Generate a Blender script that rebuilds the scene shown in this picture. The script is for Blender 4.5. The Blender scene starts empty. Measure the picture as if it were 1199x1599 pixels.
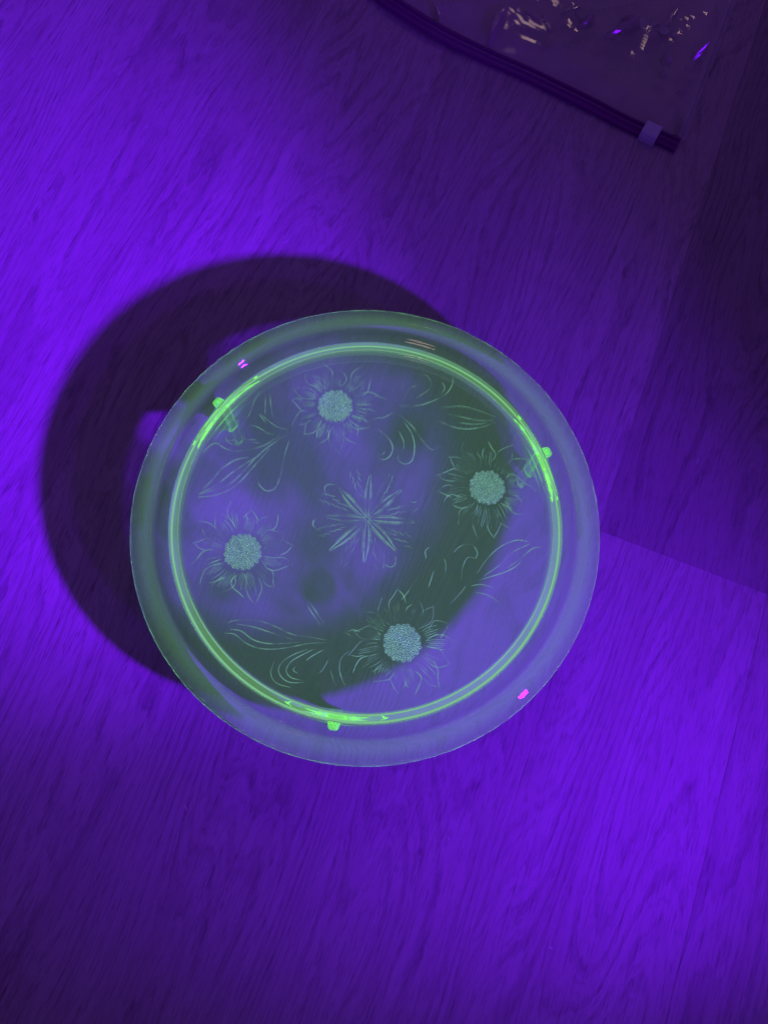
import bpy, bmesh, math, random
from mathutils import Vector, Matrix, noise

# ------------------------------------------------------------------ camera
scene = bpy.context.scene
C = scene.collection
S = 0.01                                    # the numbers below are centimetres
R_AX = Vector((0.99955003, -0.00768227, 0.02899505))
U_AX = Vector((0.0, 0.96664658, 0.25611403))
W_AX = Vector((0.0299955, 0.25599879, -0.96621162))
EYE = Vector((0, 0, 38.777))
FOCAL = 1044.2
cam_data = bpy.data.cameras.new("camera")
cam_data.sensor_fit = 'HORIZONTAL'
cam_data.sensor_width = 36
cam_data.lens = 36 * FOCAL / 1199
cam_data.clip_start = 0.01
cam_data.clip_end = 50
cam = bpy.data.objects.new("camera", cam_data)
C.objects.link(cam)
m3 = Matrix((R_AX, U_AX, -W_AX)).transposed()
cam.matrix_world = Matrix.Translation(EYE * S) @ m3.to_4x4()
scene.camera = cam

# ------------------------------------------------------------------ world, torch, exposure
world = bpy.data.worlds.new("World")
scene.world = world
world.use_nodes = True
bg = world.node_tree.nodes["Background"]
bg.inputs[0].default_value = (0.054, 0.020, 0.170, 1)
bg.inputs[1].default_value = 1.0

TORCH = Vector((42.855, -28.07, 31.349))


def spot(name, aim, half, power):
    d = bpy.data.lights.new(name, 'SPOT')
    d.energy = power
    d.color = (0.156, 0.0004, 1.0)
    d.spot_size = 2 * half
    d.spot_blend = 1.0
    d.shadow_soft_size = 0.017
    o = bpy.data.objects.new(name, d)
    C.objects.link(o)
    o.location = TORCH * S
    o.rotation_euler = (Vector(aim) - TORCH).to_track_quat('-Z', 'Y').to_euler()
    return o


KP = 12.6
spot("torch_core_beam", (-86.55, 73.4, 0), 0.389, 15.9 * KP)
spot("torch_wide_beam", (-3.4, 12.4, 0), 0.485, 2.45 * KP)
spot("torch_spill", (0, 14, 0), 0.95, 0.10 * KP)
# dim warm ceiling lamp of the room, the source of the pale glints on the bag
ld = bpy.data.lights.new("room_lamp", 'AREA')
ld.shape = 'DISK'
ld.size = 0.2
ld.energy = 0.55
ld.color = (1.0, 0.62, 0.52)
lo = bpy.data.objects.new("room_lamp", ld)
C.objects.link(lo)
lo.location = (0.35, 1.7, 1.5)
lo.rotation_euler = (Vector((0.1, 0.4, 0)) - lo.location).to_track_quat('-Z', 'Y').to_euler()

vs = scene.view_settings
vs.view_transform = 'Standard'
vs.look = 'None'
vs.exposure = 0
vs.gamma = 1
vs.use_curve_mapping = False
cy = scene.cycles
cy.max_bounces = 24
cy.transmission_bounces = 20
cy.transparent_max_bounces = 32
cy.glossy_bounces = 8
cy.volume_bounces = 1
cy.caustics_reflective = False
cy.caustics_refractive = False
cy.sample_clamp_indirect = 12
cy.sample_clamp_direct = 0
cy.use_denoising = True
try:
    cy.denoiser = 'OPENIMAGEDENOISE'
except Exception:
    pass


# ------------------------------------------------------------------ helpers
def un(px, py, z=0.0):
    """the point of the horizontal plane at height z that the photograph shows at (px, py)"""
    d = W_AX + R_AX * ((px - 599.5) / FOCAL) - U_AX * ((py - 799.5) / FOCAL)
    return EYE + d * ((z - EYE.z) / d.z)


def obj(name, bm, mat, parent=None, smooth=True):
    me = bpy.data.meshes.new(name)
    bm.normal_update()
    bm.to_mesh(me)
    bm.free()
    if smooth:
        for p in me.polygons:
            p.use_smooth = True
    me.materials.append(mat)
    o = bpy.data.objects.new(name, me)
    C.objects.link(o)
    if parent:
        o.parent = parent
    return o


def empty(name, loc):
    o = bpy.data.objects.new(name, None)
    o.empty_display_size = 0.02
    C.objects.link(o)
    o.location = Vector(loc) * S
    return o


def smoothstep(a, b, x):
    t = min(1, max(0, (x - a) / (b - a)))
    return t * t * (3 - 2 * t)


def catmull(P, n=6):
    P = [Vector(p) for p in P]
    if len(P) == 2:
        return [P[0].lerp(P[1], i / n) for i in range(n + 1)]
    Q = [2 * P[0] - P[1]] + P + [2 * P[-1] - P[-2]]
    out = []
    for i in range(1, len(Q) - 2):
        a, b, c, d = Q[i - 1:i + 3]
        for k in range(n):
            t = k / n
            out.append(0.5 * ((2 * b) + (c - a) * t + (2 * a - 5 * b + 4 * c - d) * t * t
                              + (3 * b - a - 3 * c + d) * t ** 3))
    out.append(P[-1])
    return out


class NT:
    """a small node-tree writer"""

    def __init__(self, name):
        self.m = bpy.data.materials.new(name)
        self.m.use_nodes = True
        self.t = self.m.node_tree
        self.t.nodes.clear()
        self.out = self.t.nodes.new('ShaderNodeOutputMaterial')

    def n(self, kind, **kw):
        nd = self.t.nodes.new('ShaderNode' + kind)
        for k, v in kw.items():
            if k.startswith('i_'):
                key = k[2:]
                key = int(key) if key.isdigit() else key.replace('_', ' ')
                self.set(nd.inputs[key], v)
            else:
                setattr(nd, k, v)
        return nd

    def set(self, sock, v):
        if isinstance(v, bpy.types.NodeSocket):
            self.t.links.new(v, sock)
        elif isinstance(v, bpy.types.Node):
            self.t.links.new(v.outputs[0], sock)
        else:
            sock.default_value = v

    def math(self, op, a, b=0.0, c=None, clamp=False):
        nd = self.n('Math', operation=op, use_clamp=clamp)
        self.set(nd.inputs[0], a)
        self.set(nd.inputs[1], b)
        if c is not None:
            self.set(nd.inputs[2], c)
        return nd.outputs[0]

    def ramp(self, fac, stops):
        nd = self.n('ValToRGB')
        els = nd.color_ramp.elements
        while len(els) < len(stops):
            els.new(0.5)
        for e, (p, c) in zip(els, stops):
            e.position = p
            e.color = (c, c, c, 1) if isinstance(c, (int, float)) else (*c, 1)
        self.set(nd.inputs[0], fac)
        return nd.outputs[0]

    def mixrgb(self, kind, fac, a, b):
        nd = self.n('Mix', data_type='RGBA', blend_type=kind)
        self.set(nd.inputs[0], fac)
        self.set(nd.inputs[6], a)
        self.set(nd.inputs[7], b)
        return nd.outputs[2]


# ------------------------------------------------------------------ wood floor
def wood_material(name, tone):
    g = NT(name)
    tc = g.n('TexCoord')
    oi = g.n('ObjectInfo')
    off = g.n('CombineXYZ')
    g.set(off.inputs[0], g.math('MULTIPLY', oi.outputs['Random'], 37.0))
    g.set(off.inputs[1], g.math('MULTIPLY', oi.outputs['Random'], 91.0))
    pos = g.n('VectorMath', operation='ADD')
    g.set(pos.inputs[0], tc.outputs['Object'])
    g.set(pos.inputs[1], off)

    def stretched(sx, sy, detail, rough=0.55, dist=0.0):
        mp = g.n('Mapping')
        g.set(mp.inputs[0], pos)
        mp.inputs['Scale'].default_value = (sx, sy, 1)
        nz = g.n('TexNoise')
        g.set(nz.inputs['Vector'], mp)
        nz.inputs['Scale'].default_value = 1
        nz.inputs['Detail'].default_value = detail
        nz.inputs['Roughness'].default_value = rough
        nz.inputs['Distortion'].default_value = dist
        return nz.outputs['Fac']

    sep = g.n('SeparateXYZ')
    g.set(sep.inputs[0], pos)
    y = sep.outputs[1]
    # growth rings: contour lines of a long noise field laid over the board's width
    field = stretched(2.6, 15, 1.5, 0.45)
    wob = stretched(75, 330, 3, 0.6)
    ph = g.math('ADD', g.math('MULTIPLY', y, 620.0), g.math('MULTIPLY', field, 150.0))
    ph = g.math('ADD', ph, g.math('MULTIPLY', wob, 3.4))
    ring = g.math('MULTIPLY_ADD', g.math('SINE', ph), 0.5, 0.5)
    line = g.ramp(ring, [(0.0, 0.0), (0.62, 0.0), (0.90, 1.0), (1.0, 0.85)])
    ph2 = g.math('MULTIPLY_ADD', ph, 2.63, g.math('MULTIPLY', wob, 5.0))
    fine = g.ramp(g.math('MULTIPLY_ADD', g.math('SINE', ph2), 0.5, 0.5), [(0.0, 0.0), (0.55, 0.0), (0.92, 1.0), (1.0, 0.9)])
    vis = g.ramp(stretched(8, 55, 2), [(0.36, 0.15), (0.60, 1.0)])
    vis2 = g.ramp(stretched(30, 160, 2), [(0.40, 0.0), (0.60, 1.0)])
    line = g.math('MULTIPLY', line, vis)
    fine = g.math('MULTIPLY', fine, vis2)
    # pores: short dark ticks along the grain
    pore = g.ramp(stretched(70, 880, 2, 0.65), [(0.36, 1.0), (0.47, 0.0)])
    pore2 = g.ramp(stretched(26, 560, 2, 0.6), [(0.30, 1.0), (0.46, 0.0)])
    broad = stretched(7, 60, 3, 0.6)
    dark = g.math('ADD', g.math('MULTIPLY', line, 0.30), g.math('MULTIPLY', pore, 0.28))
    dark = g.math('ADD', dark, g.math('MULTIPLY', fine, 0.24))
    dark = g.math('ADD', dark, g.math('MULTIPLY', pore2, 0.22), clamp=True)
    base = g.mixrgb('MIX', g.ramp(broad, [(0.3, 0.0), (0.7, 1.0)]),
                    (0.36 * tone, 0.28 * tone, 0.305 * tone, 1), (0.42 * tone, 0.34 * tone, 0.37 * tone, 1))
    col = g.mixrgb('MIX', dark, base, (0.13 * tone, 0.095 * tone, 0.115 * tone, 1))
    bump = g.n('Bump')
    bump.inputs['Strength'].default_value = 0.35
    bump.inputs['Distance'].default_value = 0.0004
    g.set(bump.inputs['Height'], g.math('SUBTRACT', 1.0, dark))
    p = g.n('BsdfPrincipled')
    g.set(p.inputs['Base Color'], col)
    p.inputs['Roughness'].default_value = 0.62
    p.inputs['Specular IOR Level'].default_value = 0.25
    g.set(p.inputs['Normal'], bump)
    g.set(g.out.inputs[0], p)
    return g.m


wood = {t: wood_material("laminate_wood_%d" % i, t) for i, t in enumerate((1.0, 0.93, 0.86, 0.72, 1.07))}
g = NT("dark_underlay")
p = g.n('BsdfPrincipled')
p.inputs['Base Color'].default_value = (0.05, 0.045, 0.045, 1)
p.inputs['Roughness'].default_value = 0.9
g.set(g.out.inputs[0], p)
underlay = g.m

PA = math.radians(68.2)                        # direction of the boards
along = Vector((math.cos(PA), math.sin(PA), 0))
across = Vector((math.sin(PA), -math.cos(PA), 0))


def box_bm(x0, x1, y0, y1, z0, z1, bevel=0.0):
    bm = bmesh.new()
    v = [bm.verts.new(Vector(q) * S) for q in
         ((x0, y0, z0), (x1, y0, z0), (x1, y1, z0), (x0, y1, z0), (x0, y0, z1), (x1, y0, z1), (x1, y1, z1), (x0, y1, z1))]
    for f in ((3, 2, 1, 0), (4, 5, 6, 7), (0, 1, 5, 4), (1, 2, 6, 5), (2, 3, 7, 6), (3, 0, 4, 7)):
        bm.faces.new([v[i] for i in f])
    if bevel:
        top = [e for e in bm.edges if all(abs(q.co.z - z1 * S) < 1e-7 for q in e.verts)]
        bmesh.ops.bevel(bm, geom=top, offset=bevel * S, segments=1, affect='EDGES')
    return bm


floor = obj('floor', box_bm(-130, 150, -95, 95, -2.4, -0.82), underlay, smooth=False)
floor.rotation_euler = (0, 0, PA)
floor['kind'] = 'structure'
SEAM0, BW = -84.4, 10.46
joints = {9: 13.72}                            # the one butt joint in view
tones = [1.0, 0.93, 1.0, 0.93, 1.0, 0.93, 1.0, 0.93, 1.0, 1.0, 0.93, 0.93, 1.0, 0.93, 1.0, 0.93]
rnd = random.Random(4)
for k in range(16):
    lo_, hi_ = SEAM0 + k * BW, SEAM0 + (k + 1) * BW
    cuts = [-92, joints.get(k, -48 if k % 2 else 78), 122]
    for c in range(2):
        a0, a1 = cuts[c], cuts[c + 1]
        tone = tones[k]
        if k == 9 and c == 1:
            tone = 0.72
        gap = 0.003
        # board local frame: x along the board, y to the left of it (= -across)
        o = obj('plank', box_bm(-(a1 - a0) / 2 + gap, (a1 - a0) / 2 - gap, -BW / 2 + gap, BW / 2 - gap, -0.8, 0, 0.012),
                wood[tone], floor, smooth=False)
        o.location = ((a0 + a1) / 2 * S, -(lo_ + hi_) / 2 * S, 0)

# ------------------------------------------------------------------ glass cake plate
PC = Vector((0.176, 9.008, 0))
Z_BOT = 3.24                                   # underside of the disc


def glass_material(name, glow, caustic_attr, tint):
    g = NT(name)
    gl = g.n('BsdfGlass')
    gl.inputs['Color'].default_value = (0.97, 1.0, 0.98, 1)
    gl.inputs['Roughness'].default_value = 0.0
    gl.inputs['IOR'].default_value = 1.5
    if caustic_attr:
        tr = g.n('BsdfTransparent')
        at = g.n('Attribute', attribute_name='caustic_clarity')  # painted transparency that puts caustic patches into the plate's shadow
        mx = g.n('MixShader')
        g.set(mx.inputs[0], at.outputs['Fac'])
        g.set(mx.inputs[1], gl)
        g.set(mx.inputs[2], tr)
        # a breath of dust and wear on the pressed surface
        df = g.n('BsdfDiffuse')
        df.inputs[0].default_value = (0.8, 0.8, 0.8, 1)
        mh = g.n('MixShader')
        mh.inputs[0].default_value = 0.009
        g.set(mh.inputs[1], mx)
        g.set(mh.inputs[2], df)
        g.set(g.out.inputs[0], mh)
    else:
        g.set(g.out.inputs[0], gl)
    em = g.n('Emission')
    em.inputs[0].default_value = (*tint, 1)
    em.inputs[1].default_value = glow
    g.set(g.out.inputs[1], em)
    return g.m


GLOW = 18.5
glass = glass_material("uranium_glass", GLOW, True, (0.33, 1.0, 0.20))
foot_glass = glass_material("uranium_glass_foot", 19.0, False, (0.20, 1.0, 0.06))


def relief_material(name, glow):
    """stippled relief on the underside: partly clear, partly milky, faintly fluorescent"""
    g = NT(name)
    tc = g.n('TexCoord')
    geo = g.n('NewGeometry')
    nz = g.n('TexNoise')
    g.set(nz.inputs['Vector'], geo.outputs['Position'])
    nz.inputs['Scale'].default_value = 95
    nz.inputs['Detail'].default_value = 3
    fac = g.ramp(nz.outputs['Fac'], [(0.40, 0.10), (0.62, 1.0)])
    st = g.n('TexNoise')
    g.set(st.inputs['Vector'], geo.outputs['Position'])
    st.inputs['Scale'].default_value = 1500
    fac = g.math('MULTIPLY', fac, g.ramp(st.outputs['Fac'], [(0.3, 0.5), (0.6, 1.0)]))
    em = g.n('Emission')
    em.inputs[0].default_value = (0.40, 1.0, 0.50, 1)
    em.inputs[1].default_value = glow
    df = g.n('BsdfTranslucent')
    df.inputs[0].default_value = (0.6, 0.75, 0.7, 1)
    ad = g.n('AddShader')
    g.set(ad.inputs[0], em)
    g.set(ad.inputs[1], df)
    tr = g.n('BsdfTransparent')
    mx = g.n('MixShader')
    g.set(mx.inputs[0], g.math('MULTIPLY', fac, 0.75))
    g.set(mx.inputs[1], tr)
    g.set(mx.inputs[2], ad)
    g.set(g.out.inputs[0], mx)
    return g.m


relief = relief_material("stippled_relief", 0.22)
g = NT("bead_relief")
em = g.n('Emission')
em.inputs[0].default_value = (0.42, 1.0, 0.62, 1)
bn = g.n('TexNoise')
bn.inputs['Scale'].default_value = 700
bg_ = g.n('NewGeometry')
g.set(bn.inputs['Vector'], bg_.outputs['Position'])
g.set(em.inputs[1], g.math('MULTIPLY_ADD', bn.outputs['Fac'], 0.70, -0.06))
df = g.n('BsdfDiffuse')
df.inputs[0].default_value = (0.26, 0.34, 0.32, 1)
ad = g.n('AddShader')
g.set(ad.inputs[0], em)
g.set(ad.inputs[1], df)
g.set(g.out.inputs[0], ad)
bead_mat = g.m

plate = empty('cake_plate', (PC.x, PC.y, 0))
plate['label'] = 'round pale green glass cake plate with glowing ring, sunflower relief and three feet'
plate['category'] = 'cake plate'

# see-through spots painted into the glass to imitate caustic light on the boards (floor x, y in pixels, radius cm, strength)
CAUSTICS = [(392, 515, 1.5, .34), (455, 510, 1.2, .26), (235, 650, 1.5, .36), (260, 700, 1.2, .30), (330, 640, 2.0, .34),
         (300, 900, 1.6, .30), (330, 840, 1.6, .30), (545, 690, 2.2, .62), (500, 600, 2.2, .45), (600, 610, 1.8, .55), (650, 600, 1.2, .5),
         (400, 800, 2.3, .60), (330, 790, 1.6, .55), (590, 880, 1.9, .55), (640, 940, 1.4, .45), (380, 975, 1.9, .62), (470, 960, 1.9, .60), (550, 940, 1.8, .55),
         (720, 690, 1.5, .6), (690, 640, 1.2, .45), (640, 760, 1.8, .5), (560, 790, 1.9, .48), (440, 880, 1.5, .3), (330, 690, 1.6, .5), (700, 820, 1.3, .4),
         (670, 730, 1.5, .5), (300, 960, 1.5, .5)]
caustic_pts = []
for (x, y, r, s) in CAUSTICS:
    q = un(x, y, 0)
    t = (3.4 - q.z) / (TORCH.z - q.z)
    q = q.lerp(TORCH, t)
    caustic_pts.append((q.x - PC.x, q.y - PC.y, r, s))


def caustic_clarity(x, y):  # transparency painted so that lit patches land inside the cast shadow
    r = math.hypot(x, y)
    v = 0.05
    for (a, b, rr, s) in caustic_pts:
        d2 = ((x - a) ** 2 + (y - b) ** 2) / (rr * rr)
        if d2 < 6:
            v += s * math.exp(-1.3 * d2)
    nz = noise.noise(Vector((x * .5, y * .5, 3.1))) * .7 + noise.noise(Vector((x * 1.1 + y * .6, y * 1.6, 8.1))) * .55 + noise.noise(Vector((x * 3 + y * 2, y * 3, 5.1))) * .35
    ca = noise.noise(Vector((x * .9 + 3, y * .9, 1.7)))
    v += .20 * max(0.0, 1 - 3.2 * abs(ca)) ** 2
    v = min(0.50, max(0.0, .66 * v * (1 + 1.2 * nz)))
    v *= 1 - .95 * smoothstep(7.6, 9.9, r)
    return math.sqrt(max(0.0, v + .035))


# profile (r, z): top surface outwards, rounded lip, underside inwards with the ring wall
prof = []
top = [(10.7, 3.61), (10.82, 3.60), (10.95, 3.575), (11.08, 3.55), (11.2, 3.535), (11.32, 3.54), (11.40, 3.57), (11.46, 3.64), (11.52, 3.74), (11.60, 3.86), (11.70, 3.935), (11.82, 3.955),
       (11.93, 3.93), (12.05, 3.88), (12.2, 3.812), (12.32, 3.756), (12.44, 3.70), (12.56, 3.64), (12.66, 3.58), (12.715, 3.53), (12.73, 3.47), (12.71, 3.42), (12.65, 3.39), (12.55, 3.375),
       (12.4, 3.37), (12.2, 3.365), (12.0, 3.355), (11.8, 3.34), (11.6, 3.31), (11.4, 3.27), (11.2, 3.245), (11.0, 3.24), (10.85, 3.235),
       (10.75, 3.22), (10.71, 3.17), (10.71, 2.9), (10.70, 2.6), (10.69, 2.42), (10.64, 2.33), (10.55, 2.30), (10.45, 2.30), (10.36, 2.33),
       (10.31, 2.42), (10.29, 2.6), (10.27, 2.9), (10.255, 3.17), (10.21, 3.22), (10.14, Z_BOT)]
NR = 70
for i in range(1, NR + 1):
    r = 10.6 * i / NR
    prof.append((r, 3.60))
prof += top
for i in range(NR - 1, 0, -1):
    prof.append((9.9 * i / (NR - 1), Z_BOT))
SEG = 300
bm = bmesh.new()
lay = bm.verts.layers.float.new('caustic_clarity')
rings = []
for (r, z) in prof:
    row = []
    for k in range(SEG):
        a = 2 * math.pi * k / SEG
        x, y = r * math.cos(a), r * math.sin(a)
        zz = z
        if z == Z_BOT:
            zz += 0.006 * noise.noise(Vector((x * .8, y * .8, 0)))
        elif r > 11.3:
            zz += 0.006 * noise.noise(Vector((x * .5, y * .5, 5)))
        v = bm.verts.new((x * S, y * S, zz * S))
        v[lay] = caustic_clarity(x, y) if r < 10.05 else 0.19 if (r > 10.85 and z > 2.95) else 0.0  # even see-through share on the rim lifts its cast shadow
        row.append(v)
    rings.append(row)
for a, b in zip(rings, rings[1:]):
    for k in range(SEG):
        bm.faces.new((a[k], b[k], b[(k + 1) % SEG], a[(k + 1) % SEG]))
for row, z, flip in ((rings[0], 3.60, False), (rings[-1], Z_BOT, True)):
    c = bm.verts.new((0, 0, z * S))
    c[lay] = caustic_clarity(0, 0)
    for k in range(SEG):
        q = (c, row[k], row[(k + 1) % SEG])
        bm.faces.new(q[::-1] if flip else q)
bmesh.ops.recalc_face_normals(bm, faces=bm.faces)
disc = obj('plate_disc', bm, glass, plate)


# ---- feet: curved tabs under the ring with an outer rib
def foot_mesh():
    bm = bmesh.new()
    NU, NV = 28, 16
    grid = {}
    for side in (0, 1):
        for j in range(NV + 1):
            v = j / NV
            z = 0.06 + (2.285 - 0.06) * v
            hw = 0.42 + 2.35 * v ** 2.4
            th = 0.15 + 0.04 * v
            for i in range(NU + 1):
                u = -1 + 2 * i / NU
                s = hw * u
                edge = math.sqrt(max(0.0, 1 - abs(u) ** 2.2))
                rr = 10.50 + (th * edge if side else -th * edge)
                a = s / 10.49
                grid[side, i, j] = bm.verts.new((rr * math.cos(a) * S, rr * math.sin(a) * S, z * S))
    for side in (0, 1):
        for j in range(NV):
            for i in range(NU):
                q = [grid[side, i, j], grid[side, i + 1, j], grid[side, i + 1, j + 1], grid[side, i, j + 1]]
                bm.faces.new(q)
    for j in (0, NV):
        for i in range(NU):
            bm.faces.new([grid[0, i, j], grid[0, i + 1, j], grid[1, i + 1, j], grid[1, i, j]])
    bmesh.ops.remove_doubles(bm, verts=bm.verts, dist=1e-7)
    for e in [e for e in bm.edges if e.is_boundary]:
        pass
    bmesh.ops.holes_fill(bm, edges=[e for e in bm.edges if e.is_boundary], sides=0)
    bmesh.ops.recalc_face_normals(bm, faces=bm.faces)
    return bm


def rib_mesh():
    bm = bmesh.new()
    NA, NV = 14, 18
    rows = []
    for j in range(NV + 1):
        v = j / NV
        z = 0.02 + (3.16 - 0.02) * v
        w = 0.20 + 0.15 * v + 0.03 * math.sin(v * 5)
        dep = 0.20 + 0.28 * smoothstep(0.1, 0.9, v)
        if j == 0:
            w *= .7
            dep *= .75
        base = 10.66 + 0.045 * smoothstep(0.55, 0.85, v)
        row = []
        for i in range(NA + 1):
            t = math.pi * i / NA
            s = w * math.cos(t)
            rr = base + dep * math.sin(t) ** .8 * (1 - .16 * math.cos(2 * t) * math.cos(2 * t) + .06 * math.sin(v * 9))
            row.append(bm.verts.new((rr * S, s * S, z * S)))
        rows.append(row)
    for a, b in zip(rows, rows[1:]):
        for i in range(NA):
            bm.faces.new((a[i], a[i + 1], b[i + 1], b[i]))
        bm.faces.new((a[NA], a[0], b[0], b[NA]))
    bm.faces.new(rows[0])
    bm.faces.new(rows[-1][::-1])
    bmesh.ops.recalc_face_normals(bm, faces=bm.faces)
    return bm


foot0 = rib0 = None
for k, deg in enumerate((141, 21, 261)):
    if foot0 is None:
        f = foot0 = obj('foot', foot_mesh(), foot_glass, plate)
        r_ = rib0 = obj('rib', rib_mesh(), foot_glass, f)
    else:
        f = foot0.copy()
        C.objects.link(f)
        f.parent = plate
        r_ = rib0.copy()
        C.objects.link(r_)
        r_.parent = f
    f.rotation_euler = (0, 0, math.radians(deg))


# ---- relief strokes on the underside
def stroke_bm(bm, pts, w=0.034, deep=0.03, taper=True, n=6, z=None):
    """a ridge of three-sided section hanging just under the disc; pts in plate centimetres"""
    P = catmull([(p[0], p[1], 0) for p in pts], n)
    z = Z_BOT - 0.012 if z is None else z
    N = len(P)
    rows = []
    for i, q in enumerate(P):
        d = (P[min(i + 1, N - 1)] - P[max(i - 1, 0)])
        d.normalize()
        nrm = Vector((-d.y, d.x, 0))
        t = i / (N - 1)
        ww = w * (0.35 + 0.65 * math.sin(math.pi * min(1, max(0, t))) ** 0.6) if taper else w
        rows.append([bm.verts.new(Vector((q.x + nrm.x * ww, q.y + nrm.y * ww, z)) * S),
                     bm.verts.new(Vector((q.x, q.y, z - deep)) * S),
                     bm.verts.new(Vector((q.x - nrm.x * ww, q.y - nrm.y * ww, z)) * S)])
    for a, b in zip(rows, rows[1:]):
        for i in range(3):
            j = (i + 1) % 3
            bm.faces.new((a[i], a[j], b[j], b[i]))
    bm.faces.new(rows[0])
    bm.faces.new(rows[-1][::-1])


def to_plate(px):
    q = un(px[0], px[1], Z_BOT)
    return (q.x - PC.x, q.y - PC.y)


rnd = random.Random(11)


def bead_bm():
    bm = bmesh.new()
    n = 104
    R = 0.97
    for i in range(n):
        rr = R * math.sqrt((i + .5) / n)
        a = i * 2.399963
        cx, cy = rr * math.cos(a), rr * math.sin(a)
        r0, r1 = 0.066 * rnd.uniform(.85, 1.15), 0.019
        rows = []
        for k in range(8):
            t = 2 * math.pi * k / 8
            row = []
            for m in range(4):
                f = 2 * math.pi * m / 4
                q = r0 + r1 * math.cos(f)
                row.append(bm.verts.new(Vector((cx + q * math.cos(t), cy + q * math.sin(t), Z_BOT - 0.045 + r1 * math.sin(f))) * S))
            rows.append(row)
        for k in range(8):
            for m in range(4):
                bm.faces.new((rows[k][m], rows[(k + 1) % 8][m], rows[(k + 1) % 8][(m + 1) % 4], rows[k][(m + 1) % 4]))
    return bm


g = NT("seed_disc_glass")
df = g.n('BsdfTranslucent')
df.inputs[0].default_value = (0.55, 0.72, 0.75, 1)
em = g.n('Emission')
em.inputs[0].default_value = (0.38, 1.0, 0.75, 1)
em.inputs[1].default_value = 0.10
ad = g.n('AddShader')
g.set(ad.inputs[0], df)
g.set(ad.inputs[1], em)
tr = g.n('BsdfTransparent')
mx = g.n('MixShader')
mx.inputs[0].default_value = 0.22
g.set(mx.inputs[1], tr)
g.set(mx.inputs[2], ad)
g.set(g.out.inputs[0], mx)
seed_mat = g.m


def disc_bm(R, z, th, seg=40):
    bm = bmesh.new()
    top = [bm.verts.new(Vector((R * math.cos(2 * math.pi * k / seg), R * math.sin(2 * math.pi * k / seg), z)) * S) for k in range(seg)]
    bot = [bm.verts.new(Vector((R * .93 * math.cos(2 * math.pi * k / seg), R * .93 * math.sin(2 * math.pi * k / seg), z - th)) * S) for k in range(seg)]
    bm.faces.new(top)
    bm.faces.new(bot[::-1])
    for k in range(seg):
        bm.faces.new((top[k], bot[k], bot[(k + 1) % seg], top[(k + 1) % seg]))
    return bm


RP, ROT = 6.93, 0.266
for k in range(4):
    a0 = ROT + k * math.pi / 2
    cx, cy = RP * math.cos(a0), RP * math.sin(a0)
    head = obj('sunflower', disc_bm(1.0, Z_BOT - 0.075, 0.03), seed_mat, plate)
    head.location = (cx * S, cy * S, 0)
    head['label'] = 'round beaded sunflower head with petals pressed into the glass'
    bd = obj('seed_beads', bead_bm(), bead_mat, head)
    bd['kind'] = 'stuff'
    NP = 15
    for i in range(NP):
        a = a0 + 2 * math.pi * (i + rnd.uniform(-.12, .12)) / NP
        L = rnd.uniform(2.35, 2.95)
        # keep petals inside the ring
        ox, oy = cx + L * math.cos(a), cy + L * math.sin(a)
        if math.hypot(ox, oy) > 9.75:
            L = 2.05
        b = 0.40 * rnd.uniform(.85, 1.2)
        bend = rnd.uniform(-.22, .22)

        def loc(t, s):
            r = 1.12 + (L - 1.12) * t
            s2 = s + bend * t * t
            return (r * math.cos(a) - s2 * math.sin(a), r * math.sin(a) + s2 * math.cos(a))
        bm = bmesh.new()
        sides = [1, -1]
        rnd.shuffle(sides)
        curl = rnd.uniform(-.16, .16)
        s = sides[0]
        t0 = rnd.choice((0.0, 0.08, 0.3))
        P_ = [loc(t, s * b * q + curl * math.sin(t * 5)) for t, q in ((t0, .25 + .9 * t0), (t0 * .5 + .28, .85), (.6, 1.0), (.82, .52), (1.04, -.12))]
        stroke_bm(bm, P_ if rnd.random() < .7 else P_[1:], rnd.uniform(.020, .031))
        s = sides[1]
        P_ = [loc(t, s * b * q + curl * math.sin(t * 5)) for t, q in ((.02, .3), (.3, .8), (.55, .92), (.78, .6), (.97, .1))]
        q0, q1 = rnd.choice(((0, 3), (0, 5), (2, 5), (1, 4)))
        stroke_bm(bm, P_[q0:q1], rnd.uniform(.016, .030))
        for s in (-.5, -.25, 0.0, .22, .48):
            if rnd.random() < .75:
                stroke_bm(bm, [loc(t, s * b * q) for t, q in ((rnd.uniform(.0, .15), .8), (.3, 1.1), (rnd.uniform(.45, .75), .9))], rnd.uniform(.010, .018))
        pt = obj('petal', bm, relief, head)

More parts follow.
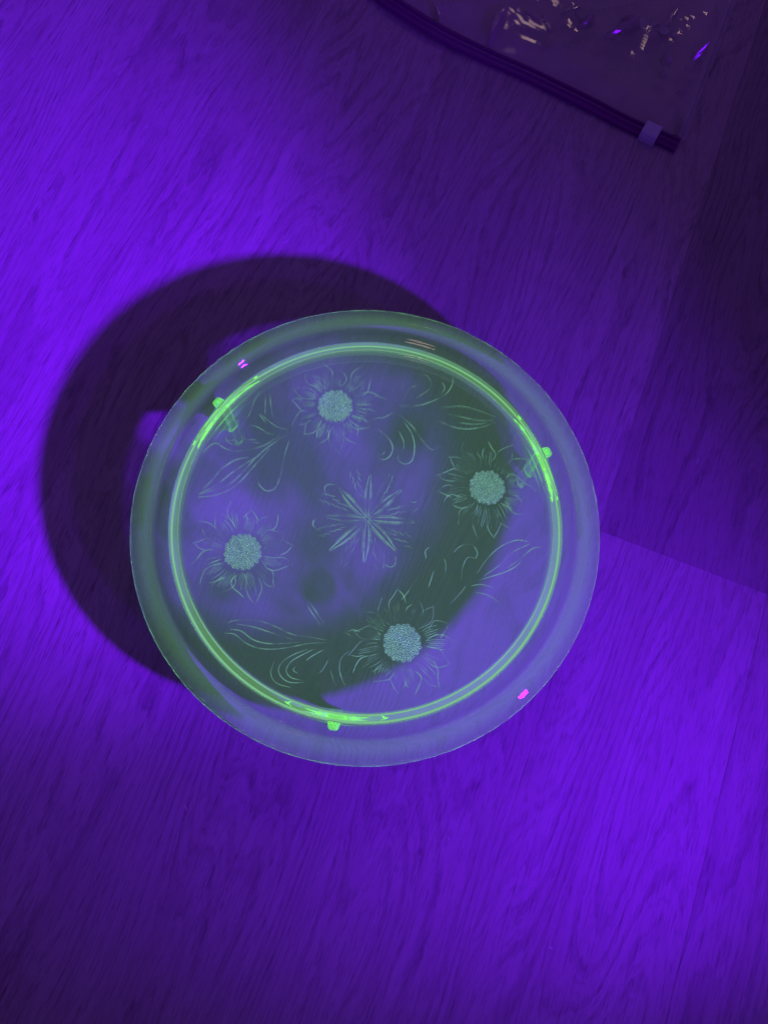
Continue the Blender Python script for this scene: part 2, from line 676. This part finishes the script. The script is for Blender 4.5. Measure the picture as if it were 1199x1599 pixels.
# hand-followed leaf and scroll lines (pixels of the photograph, laid on the underside of the disc)
SPRAYS = [
    [[(450, 677), (407, 708), (360, 755), (310, 773)],
     [(422, 700), (397, 728), (370, 757), (340, 773), (310, 777)], [(388, 714), (367, 719), (347, 732), (332, 750), (318, 764)],
     [(407, 710), (367, 735), (335, 760), (312, 771)], [(452, 688), (444, 712), (438, 743), (430, 762), (417, 767), (407, 760), (403, 753)],
     [(437, 681), (410, 697), (373, 705), (352, 701), (339, 693), (327, 698), (315, 710)], [(395, 697), (373, 697), (358, 692), (353, 685)],
     [(405, 692), (378, 691), (363, 687)], [(400, 687), (387, 687), (377, 682)], [(405, 614), (397, 628), (390, 647), (380, 665), (380, 672)],
     [(422, 615), (423, 633), (426, 651)], [(415, 620), (414, 647)], [(448, 671), (435, 668), (422, 660), (407, 647)],
     [(387, 668), (395, 665), (407, 670), (418, 677), (429, 679)], [(405, 648), (415, 660)]],
    [[(623, 648), (643, 665), (657, 685), (673, 702), (687, 697)],
     [(592, 672), (605, 683), (613, 698), (609, 712), (598, 718), (587, 712)], [(588, 706), (594, 711), (601, 706)],
     [(629, 657), (642, 676), (647, 696), (644, 718), (633, 725), (623, 720), (621, 712)], [(623, 674), (630, 689), (630, 701)],
     [(625, 635), (660, 632), (693, 618), (705, 603), (707, 590)], [(690, 598), (694, 607), (688, 617)],
     [(652, 585), (667, 588), (673, 600), (668, 610), (650, 622)], [(632, 622), (640, 607), (653, 602)], [(628, 607), (630, 593)],
     [(687, 637), (720, 635), (747, 642), (773, 652)], [(700, 647), (727, 653), (747, 657), (770, 657)],
     [(683, 657), (707, 667), (730, 670), (753, 667), (773, 660)], [(717, 660), (740, 663), (760, 661)], [(613, 645), (600, 652), (585, 654)]],
    [[(511, 1004), (483, 1005), (457, 1010), (428, 1014), (402, 1012), (382, 1003), (367, 991), (351, 989)],
     [(468, 1003), (443, 1005), (417, 1005), (395, 999), (377, 986), (360, 983)], [(457, 999), (423, 988), (395, 979), (371, 975)],
     [(509, 1000), (483, 995), (457, 991), (435, 981), (413, 972), (388, 968), (364, 970), (355, 974)],
     [(481, 1014), (457, 1023), (441, 1034), (435, 1047), (441, 1059), (454, 1066), (476, 1066)],
     [(490, 1014), (468, 1025), (454, 1034), (447, 1047), (454, 1058), (472, 1063)], [(505, 1015), (487, 1025), (478, 1032)],
     [(461, 1041), (458, 1047), (465, 1052)], [(428, 1034), (423, 1052), (432, 1067), (454, 1074)],
     [(512, 1031), (507, 1041), (500, 1050), (489, 1053)], [(546, 1016), (533, 1028), (530, 1045), (534, 1061), (539, 1071)],
     [(516, 1047), (520, 1061), (525, 1072)], [(505, 973), (492, 953), (479, 935)], [(501, 977), (489, 960), (480, 946)],
     [(537, 988), (543, 990), (548, 994)], [(534, 990), (551, 984), (562, 987)]],
    [[(748, 906), (787, 894), (807, 883), (817, 872)],
     [(745, 895), (761, 872), (781, 854), (805, 844), (824, 846)], [(755, 900), (779, 883), (800, 863), (826, 850)],
     [(792, 887), (813, 872), (831, 857), (846, 855)],
     [(720, 907), (721, 892), (726, 876), (733, 870), (742, 872), (745, 863), (738, 852), (727, 850), (716, 855), (708, 863)],
     [(671, 854), (664, 861), (665, 872)], [(694, 904), (696, 883), (693, 872)], [(669, 917), (677, 892)], [(653, 900), (640, 920), (627, 937)],
     [(702, 944), (720, 925), (727, 915)], [(735, 915), (752, 913), (770, 918)], [(742, 925), (762, 930), (780, 942)]],
]
for si, sp in enumerate(SPRAYS):
    root = None
    for i, st in enumerate(sp):
        bm = bmesh.new()
        stroke_bm(bm, [to_plate(q) for q in st], 0.029 if i < 6 else 0.024, n=7)
        o = obj('leaf_spray' if root is None else 'leaf', bm, relief, plate if root is None else root)
        if root is None:
            root = o

# the blossom in the middle: eight petals, each with two stippled veins and a scalloped edge
root = None
for i in range(8):
    a = math.radians(84) + i * math.pi / 4
    bm = bmesh.new()
    L = rnd.uniform(2.3, 2.75)
    for s in (-1, 1):
        pts = []
        for t in (0.03, .25, .5, .75, 1):
            sp_ = s * 0.14 * math.sin(math.pi * min(1, t * .8 + .05)) * (1.15 - .5 * t) + .10 * math.sin(t * 2)
            pts.append((L * t * math.cos(a) - sp_ * math.sin(a), L * t * math.sin(a) + sp_ * math.cos(a)))
        stroke_bm(bm, pts, 0.046 if s < 0 else 0.034, .02)
        stroke_bm(bm, [(p_[0] * .8 + .12 * s * math.cos(a + 1.57), p_[1] * .8 + .12 * s * math.sin(a + 1.57)) for p_ in pts[1:]], 0.016, .02)
    for s in (-1, 1):
        b = a + s * .26
        for q in range(5):
            r0 = 1.15 + .34 * q
            c_ = b + s * rnd.uniform(-.03, .05)
            stroke_bm(bm, [(r0 * math.cos(c_), r0 * math.sin(c_)), ((r0 + .2) * math.cos(c_ + s * .05), (r0 + .2) * math.sin(c_ + s * .05)),
                           ((r0 + .4) * math.cos(c_ + s * .06), (r0 + .4) * math.sin(c_ + s * .06))], .018)
    for h in (-.2, .2):
        if rnd.random() < .35:
            c_ = a + h
            arc = [((2.55 + .42 * math.sin(math.pi * t)) * math.cos(c_ + (t - .5) * .34), (2.55 + .42 * math.sin(math.pi * t)) * math.sin(c_ + (t - .5) * .34))
                   for t in (0.05, .3, .5, .7, .95)]
            stroke_bm(bm, arc, rnd.uniform(.022, .038))
    o = obj('center_blossom' if root is None else 'petal', bm, relief, plate if root is None else root)
    if root is None:
        root = o

# ------------------------------------------------------------------ zip bag
bag = empty('plastic_bag', (0, 0, 0))
bag['label'] = 'clear crinkled plastic zip bag with a purple zipper strip lying on the floor'
bag['category'] = 'zip bag'
strip_px = [(420, -110), (500, -78), (560, -40), (607, 0), (652, 30), (710, 62), (780, 91), (850, 123), (920, 158), (985, 190), (1060, 223)]
strip = [un(x, y, 0.35) for x, y in strip_px]
strip_f = catmull([(q.x, q.y, 0) for q in strip], 8)
E0, E1 = un(1063, 222), un(1145, 0)
side = (E1 - E0)
side.z = 0
side.normalize()


def along_strip(n):
    """n points evenly along the strip, right end first"""
    P = strip_f[::-1]
    d = [0]
    for a, b in zip(P, P[1:]):
        d.append(d[-1] + (b - a).length)
    out = []
    j = 0
    for i in range(n):
        t = d[-1] * i / (n - 1)
        while j < len(d) - 2 and d[j + 1] < t:
            j += 1
        f = (t - d[j]) / max(1e-9, d[j + 1] - d[j])
        out.append(P[j].lerp(P[j + 1], min(1, f)))
    return out, d[-1]


def ridge(x, y):
    v = 0
    for (sx, sy, sc, am, ang) in ((0, 0, .16, .55, .5), (7, 3, .34, .22, 1.2)):
        c, s_ = math.cos(ang), math.sin(ang)
        u, w_ = c * x + s_ * y, -s_ * x + c * y
        q = noise.noise(Vector((u * sc * .6 + sx, w_ * sc * 1.3 + sy, 2.7)))
        v += am * (1 - abs(q) * 2.2)
    return v


def lift(s, t, ln):
    e = smoothstep(0, 2.2, t) * smoothstep(0, 1.4, s)
    return e


def panel_bm(top_side):
    ns, nt = 96, 60
    P, ln = along_strip(ns)
    T = 15.0
    bm = bmesh.new()
    G = []
    for i, q in enumerate(P):
        row = []
        s = ln * i / (ns - 1)
        for j in range(nt):
            t = T * j / (nt - 1)
            pt = q + side * (t + .1)
            e = lift(s, t, ln)
            if top_side:
                z = 0.30 + e * max(0.0, 0.25 + ridge(pt.x, pt.y))
            else:
                z = 0.06 + 0.10 * e * max(0, .3 + ridge(pt.x + 30, pt.y))
                if e < .3:
                    z = min(z, .28)
            row.append(bm.verts.new((pt.x * S, pt.y * S, z * S)))
        G.append(row)
    for i in range(ns - 1):
        for j in range(nt - 1):
            bm.faces.new((G[i][j], G[i][j + 1], G[i + 1][j + 1], G[i + 1][j]))
    bmesh.ops.recalc_face_normals(bm, faces=bm.faces)
    if sum(f.normal.z for f in bm.faces) < 0:
        bmesh.ops.reverse_faces(bm, faces=bm.faces)
    return bm


g = NT("clear_film")
tr = g.n('BsdfTransparent')
tr.inputs[0].default_value = (0.985, 0.98, 0.985, 1)
gs = g.n('BsdfGlossy')
gs.inputs['Color'].default_value = (1, 1, 1, 1)
gs.inputs['Roughness'].default_value = 0.06
df = g.n('BsdfDiffuse')
df.inputs[0].default_value = (0.88, 0.80, 0.72, 1)
fr = g.n('Fresnel')
fr.inputs[0].default_value = 1.5
m1 = g.n('MixShader')
m1.inputs[0].default_value = 0.31
g.set(m1.inputs[1], tr)
g.set(m1.inputs[2], df)
m2 = g.n('MixShader')
g.set(m2.inputs[0], g.math('MULTIPLY', fr, 0.75, clamp=True))
g.set(m2.inputs[1], m1)
g.set(m2.inputs[2], gs)
g.set(g.out.inputs[0], m2)
film = g.m
obj('bag_panel', panel_bm(True), film, bag, smooth=False)
obj('bag_panel', panel_bm(False), film, bag)


def plastic(name, col, rough=0.35, trans=0.0):
    g = NT(name)
    p = g.n('BsdfPrincipled')
    p.inputs['Base Color'].default_value = (*col, 1)
    p.inputs['Roughness'].default_value = rough
    p.inputs['Specular IOR Level'].default_value = 0.3
    p.inputs['Subsurface Weight'].default_value = 0.0
    if trans:
        t = g.n('BsdfTransparent')
        mx = g.n('MixShader')
        mx.inputs[0].default_value = trans
        g.set(mx.inputs[1], p)
        g.set(mx.inputs[2], t)
        g.set(g.out.inputs[0], mx)
    else:
        g.set(g.out.inputs[0], p)
    return g.m


zip_mat = plastic("purple_zip_plastic", (0.16, 0.008, 0.17), 0.4)
slider_mat = plastic("milky_slider_plastic", (0.72, 0.68, 0.80), 0.3, 0.25)
# zipper strip: a band with two raised tracks
P, ln = along_strip(120)
sec = [(-.62, .05), (-.62, .28), (-.50, .33), (-.34, .34), (-.28, .50), (-.14, .52), (-.06, .36), (.06, .36), (.14, .52), (.28, .50), (.34, .34), (.52, .33), (.60, .28), (.60, .05)]
bm = bmesh.new()
rows = []
for i, q in enumerate(P):
    d = P[min(i + 1, len(P) - 1)] - P[max(i - 1, 0)]
    d.normalize()
    nrm = Vector((d.y, -d.x, 0))
    sw = 0.02 * math.sin(i * .35)
    zz = 0.12 * smoothstep(3, 16, ln * i / 119) * (1 + math.sin(i * .11))
    rows.append([bm.verts.new(Vector((q.x + nrm.x * (s + sw), q.y + nrm.y * (s + sw), z + zz)) * S) for s, z in sec])
for a, b in zip(rows, rows[1:]):
    for i in range(len(sec)):
        j = (i + 1) % len(sec)
        bm.faces.new((a[i], a[j], b[j], b[i]))
bm.faces.new(rows[0])
bm.faces.new(rows[-1][::-1])
bmesh.ops.recalc_face_normals(bm, faces=bm.faces)
obj('zipper_strip', bm, zip_mat, bag, smooth=False)
# slider: a milky clip straddling the strip near its right end
sx0, sx1 = un(1033, 207, .5), un(1003, 193, .5)
mid = un(1016, 204, .5)
dirn = (sx1 - sx0)
dirn.z = 0
dirn.normalize()
ang = math.atan2(dirn.y, dirn.x)
bm = bmesh.new()
cs = [(-.72, .0), (-.74, .30), (-.66, .62), (-.50, .72), (.42, .72), (.58, .64), (.66, .34), (.64, .0)]
xs = [(-.62, .94), (-.56, 1.0), (.50, 1.0), (.58, .93)]
rows = []
for x, k in xs:
    rows.append([bm.verts.new(Vector((x, s * k, z * k)) * S) for s, z in cs])
for a, b in zip(rows, rows[1:]):
    for i in range(len(cs)):
        j = (i + 1) % len(cs)
        bm.faces.new((a[i], a[j], b[j], b[i]))
bm.faces.new(rows[0])
bm.faces.new(rows[-1][::-1])
bmesh.ops.recalc_face_normals(bm, faces=bm.faces)
sl = obj('zip_slider', bm, slider_mat, bag, smooth=False)
sl.location = (mid.x * S, mid.y * S, 0)
sl.rotation_euler = (0, 0, ang)
# welded side edge
bm = bmesh.new()
rows = []
for i in range(60):
    t = 15.0 * i / 59
    q = E0 + side * t
    w_ = 0.16
    nrm = Vector((side.y, -side.x, 0))
    wob = .03 * math.sin(i * .9) + .02 * math.sin(i * 2.3)
    zz = .06 * math.sin(i * .5)
    rows.append([bm.verts.new(Vector((q.x + nrm.x * (s + wob), q.y + nrm.y * (s + wob), z + max(0, zz))) * S)
                 for s, z in ((-w_, .24), (-w_, .30), (w_, .27), (w_, .21))])
for a, b in zip(rows, rows[1:]):
    for i in range(4):
        j = (i + 1) % 4
        bm.faces.new((a[i], a[j], b[j], b[i]))
bm.faces.new(rows[0])
bm.faces.new(rows[-1][::-1])
bmesh.ops.recalc_face_normals(bm, faces=bm.faces)
obj('side_seam', bm, plastic("film_seam", (0.6, 0.56, 0.62), 0.4, 0.8), bag, smooth=False)

# film folds shaped as glints: each facet mirrors torch or lamp to the camera
def glint_fold_bm(cpx, dpx, wide, src, seed):
    """one crumple: a ragged facet about dpx long whose face is turned half way between the eye and src, with film falling away all round"""
    rf = random.Random(seed)
    c = un(cpx[0], cpx[1], 1.25)
    ax = un(cpx[0] + dpx[0], cpx[1] + dpx[1], 1.25) - c
    v = (EYE - c).normalized()
    l = (src - c).normalized()
    n = (v + l).normalized()
    n = (n + Vector((rf.uniform(-.02, .02), rf.uniform(-.02, .02), 0))).normalized()
    e1 = (ax - n * ax.dot(n)).normalized()
    e2 = n.cross(e1)
    bm = bmesh.new()
    L = ax.length * .5
    N = 9
    rimv, low = [], []
    for k in range(N):
        a = 2 * math.pi * k / N
        r = rf.uniform(.55, 1.25)
        q = c + e1 * (L * math.cos(a) * r) + e2 * (wide * math.sin(a) * r) + n * rf.uniform(-.012, .012)
        q.z = max(.45, q.z)
        rimv.append(bm.verts.new(q * S))
        o = Vector((q.x - c.x, q.y - c.y, 0))
        o = c + o * 1.2 + (o.normalized() if o.length > 1e-4 else Vector((1, 0, 0))) * rf.uniform(.25, .5)
        low.append(bm.verts.new(Vector((o.x, o.y, .36)) * S))
    mid_ = bm.verts.new((c + n * .01) * S)
    for k in range(N):
        m = (k + 1) % N
        bm.faces.new((mid_, rimv[k], rimv[m]))
        bm.faces.new((rimv[k], low[k], low[m], rimv[m]))
    bmesh.ops.recalc_face_normals(bm, faces=bm.faces)
    return bm


LAMP = lo.location / S
for i, (cpx, dpx, wd, src) in enumerate([
        ((776, 28), (16, -34), .22, LAMP), ((788, 12), (10, -16), .14, LAMP), ((836, 24), (30, 18), .14, LAMP), ((856, 34), (12, 22), .16, LAMP), ((893, 12), (32, -8), .10, LAMP),
        ((1047, 27), (22, -24), .17, LAMP), ((1018, 40), (26, -10), .08, LAMP), ((905, 24), (10, 12), .07, LAMP), ((1070, 182), (8, -22), .06, LAMP), ((684, 14), (6, 22), .06, LAMP),
        ((962, 46), (44, -44), .20, TORCH), ((985, 26), (22, 3), .16, TORCH), ((948, 58), (16, -14), .2, TORCH), ((1087, 84), (16, -32), .24, TORCH), ((1078, 102), (10, -12), .2, TORCH),
        ((1044, 92), (6, 24), .16, TORCH), ((1038, 114), (4, 10), .14, TORCH), ((910, 36), (12, -20), .18, TORCH), ((1066, 138), (8, -6), .12, TORCH), ((918, 24), (14, -10), .16, TORCH)]):
    obj('glint_fold', glint_fold_bm(cpx, dpx, wd, src, i), film, bag, smooth=False)

# worn grey print on the film, too rubbed to read
print_mat = plastic("rubbed_grey_ink", (0.55, 0.52, 0.55), 0.6, 0.6)
root = None
for (x, y, w_, h_, kind) in ((1002, 36, 8, 7, 0), (1020, 41, 8, 7, 1), (1036, 47, 8, 6, 0), (1054, 53, 5, 5, 2)):
    c = un(x, y, 1.1)
    dx, dy = un(x + w_, y + w_ * .42, 1.1) - c, un(x - h_ * .42, y + h_, 1.1) - c
    bm = bmesh.new()
    N = 3 if kind == 2 else 18
    a_ = []
    for z in (0.0, 0.02):
        a_.append([bm.verts.new((c + dx * math.cos(2 * math.pi * k / N) * (1 + .12 * math.sin(5 * k + x)) + dy * math.sin(2 * math.pi * k / N) + Vector((0, 0, z))) * S) for k in range(N)])
    bm.faces.new(a_[0][::-1])
    bm.faces.new(a_[1])
    for k in range(N):
        bm.faces.new((a_[0][k], a_[0][(k + 1) % N], a_[1][(k + 1) % N], a_[1][k]))
    obj('print_mark', bm, print_mat, bag, smooth=False)

# a few pale lint fibres on the boards
rnd = random.Random(5)
bm = bmesh.new()
for (x, y) in [(52, 86), (219, 376), (496, 318), (445, 378), (112, 705), (1012, 300), (700, 1310), (290, 1260), (905, 1340), (1090, 720), (640, 180), (330, 205), (860, 1480), (180, 1160)]:
    c = un(x, y, 0.03)
    a = rnd.uniform(0, math.pi)
    ln_ = rnd.uniform(.08, .22)
    pts = [c + Vector((math.cos(a + k * .35) * ln_ * (k - 1), math.sin(a + k * .35) * ln_ * (k - 1), .015 * k)) for k in range(3)]
    prev = None
    for q in pts:
        row = [bm.verts.new((q + Vector((.016 * math.cos(t), .016 * math.sin(t), 0.014 * math.sin(t * 2)))) * S) for t in (0, 2.1, 4.2)]
        if prev:
            for i in range(3):
                bm.faces.new((prev[i], prev[(i + 1) % 3], row[(i + 1) % 3], row[i]))
        prev = row
lint = obj('lint', bm, plastic("pale_lint", (0.75, 0.72, 0.75), 0.9), floor)
lint.rotation_euler = (0, 0, -PA)
lint['kind'] = 'stuff'
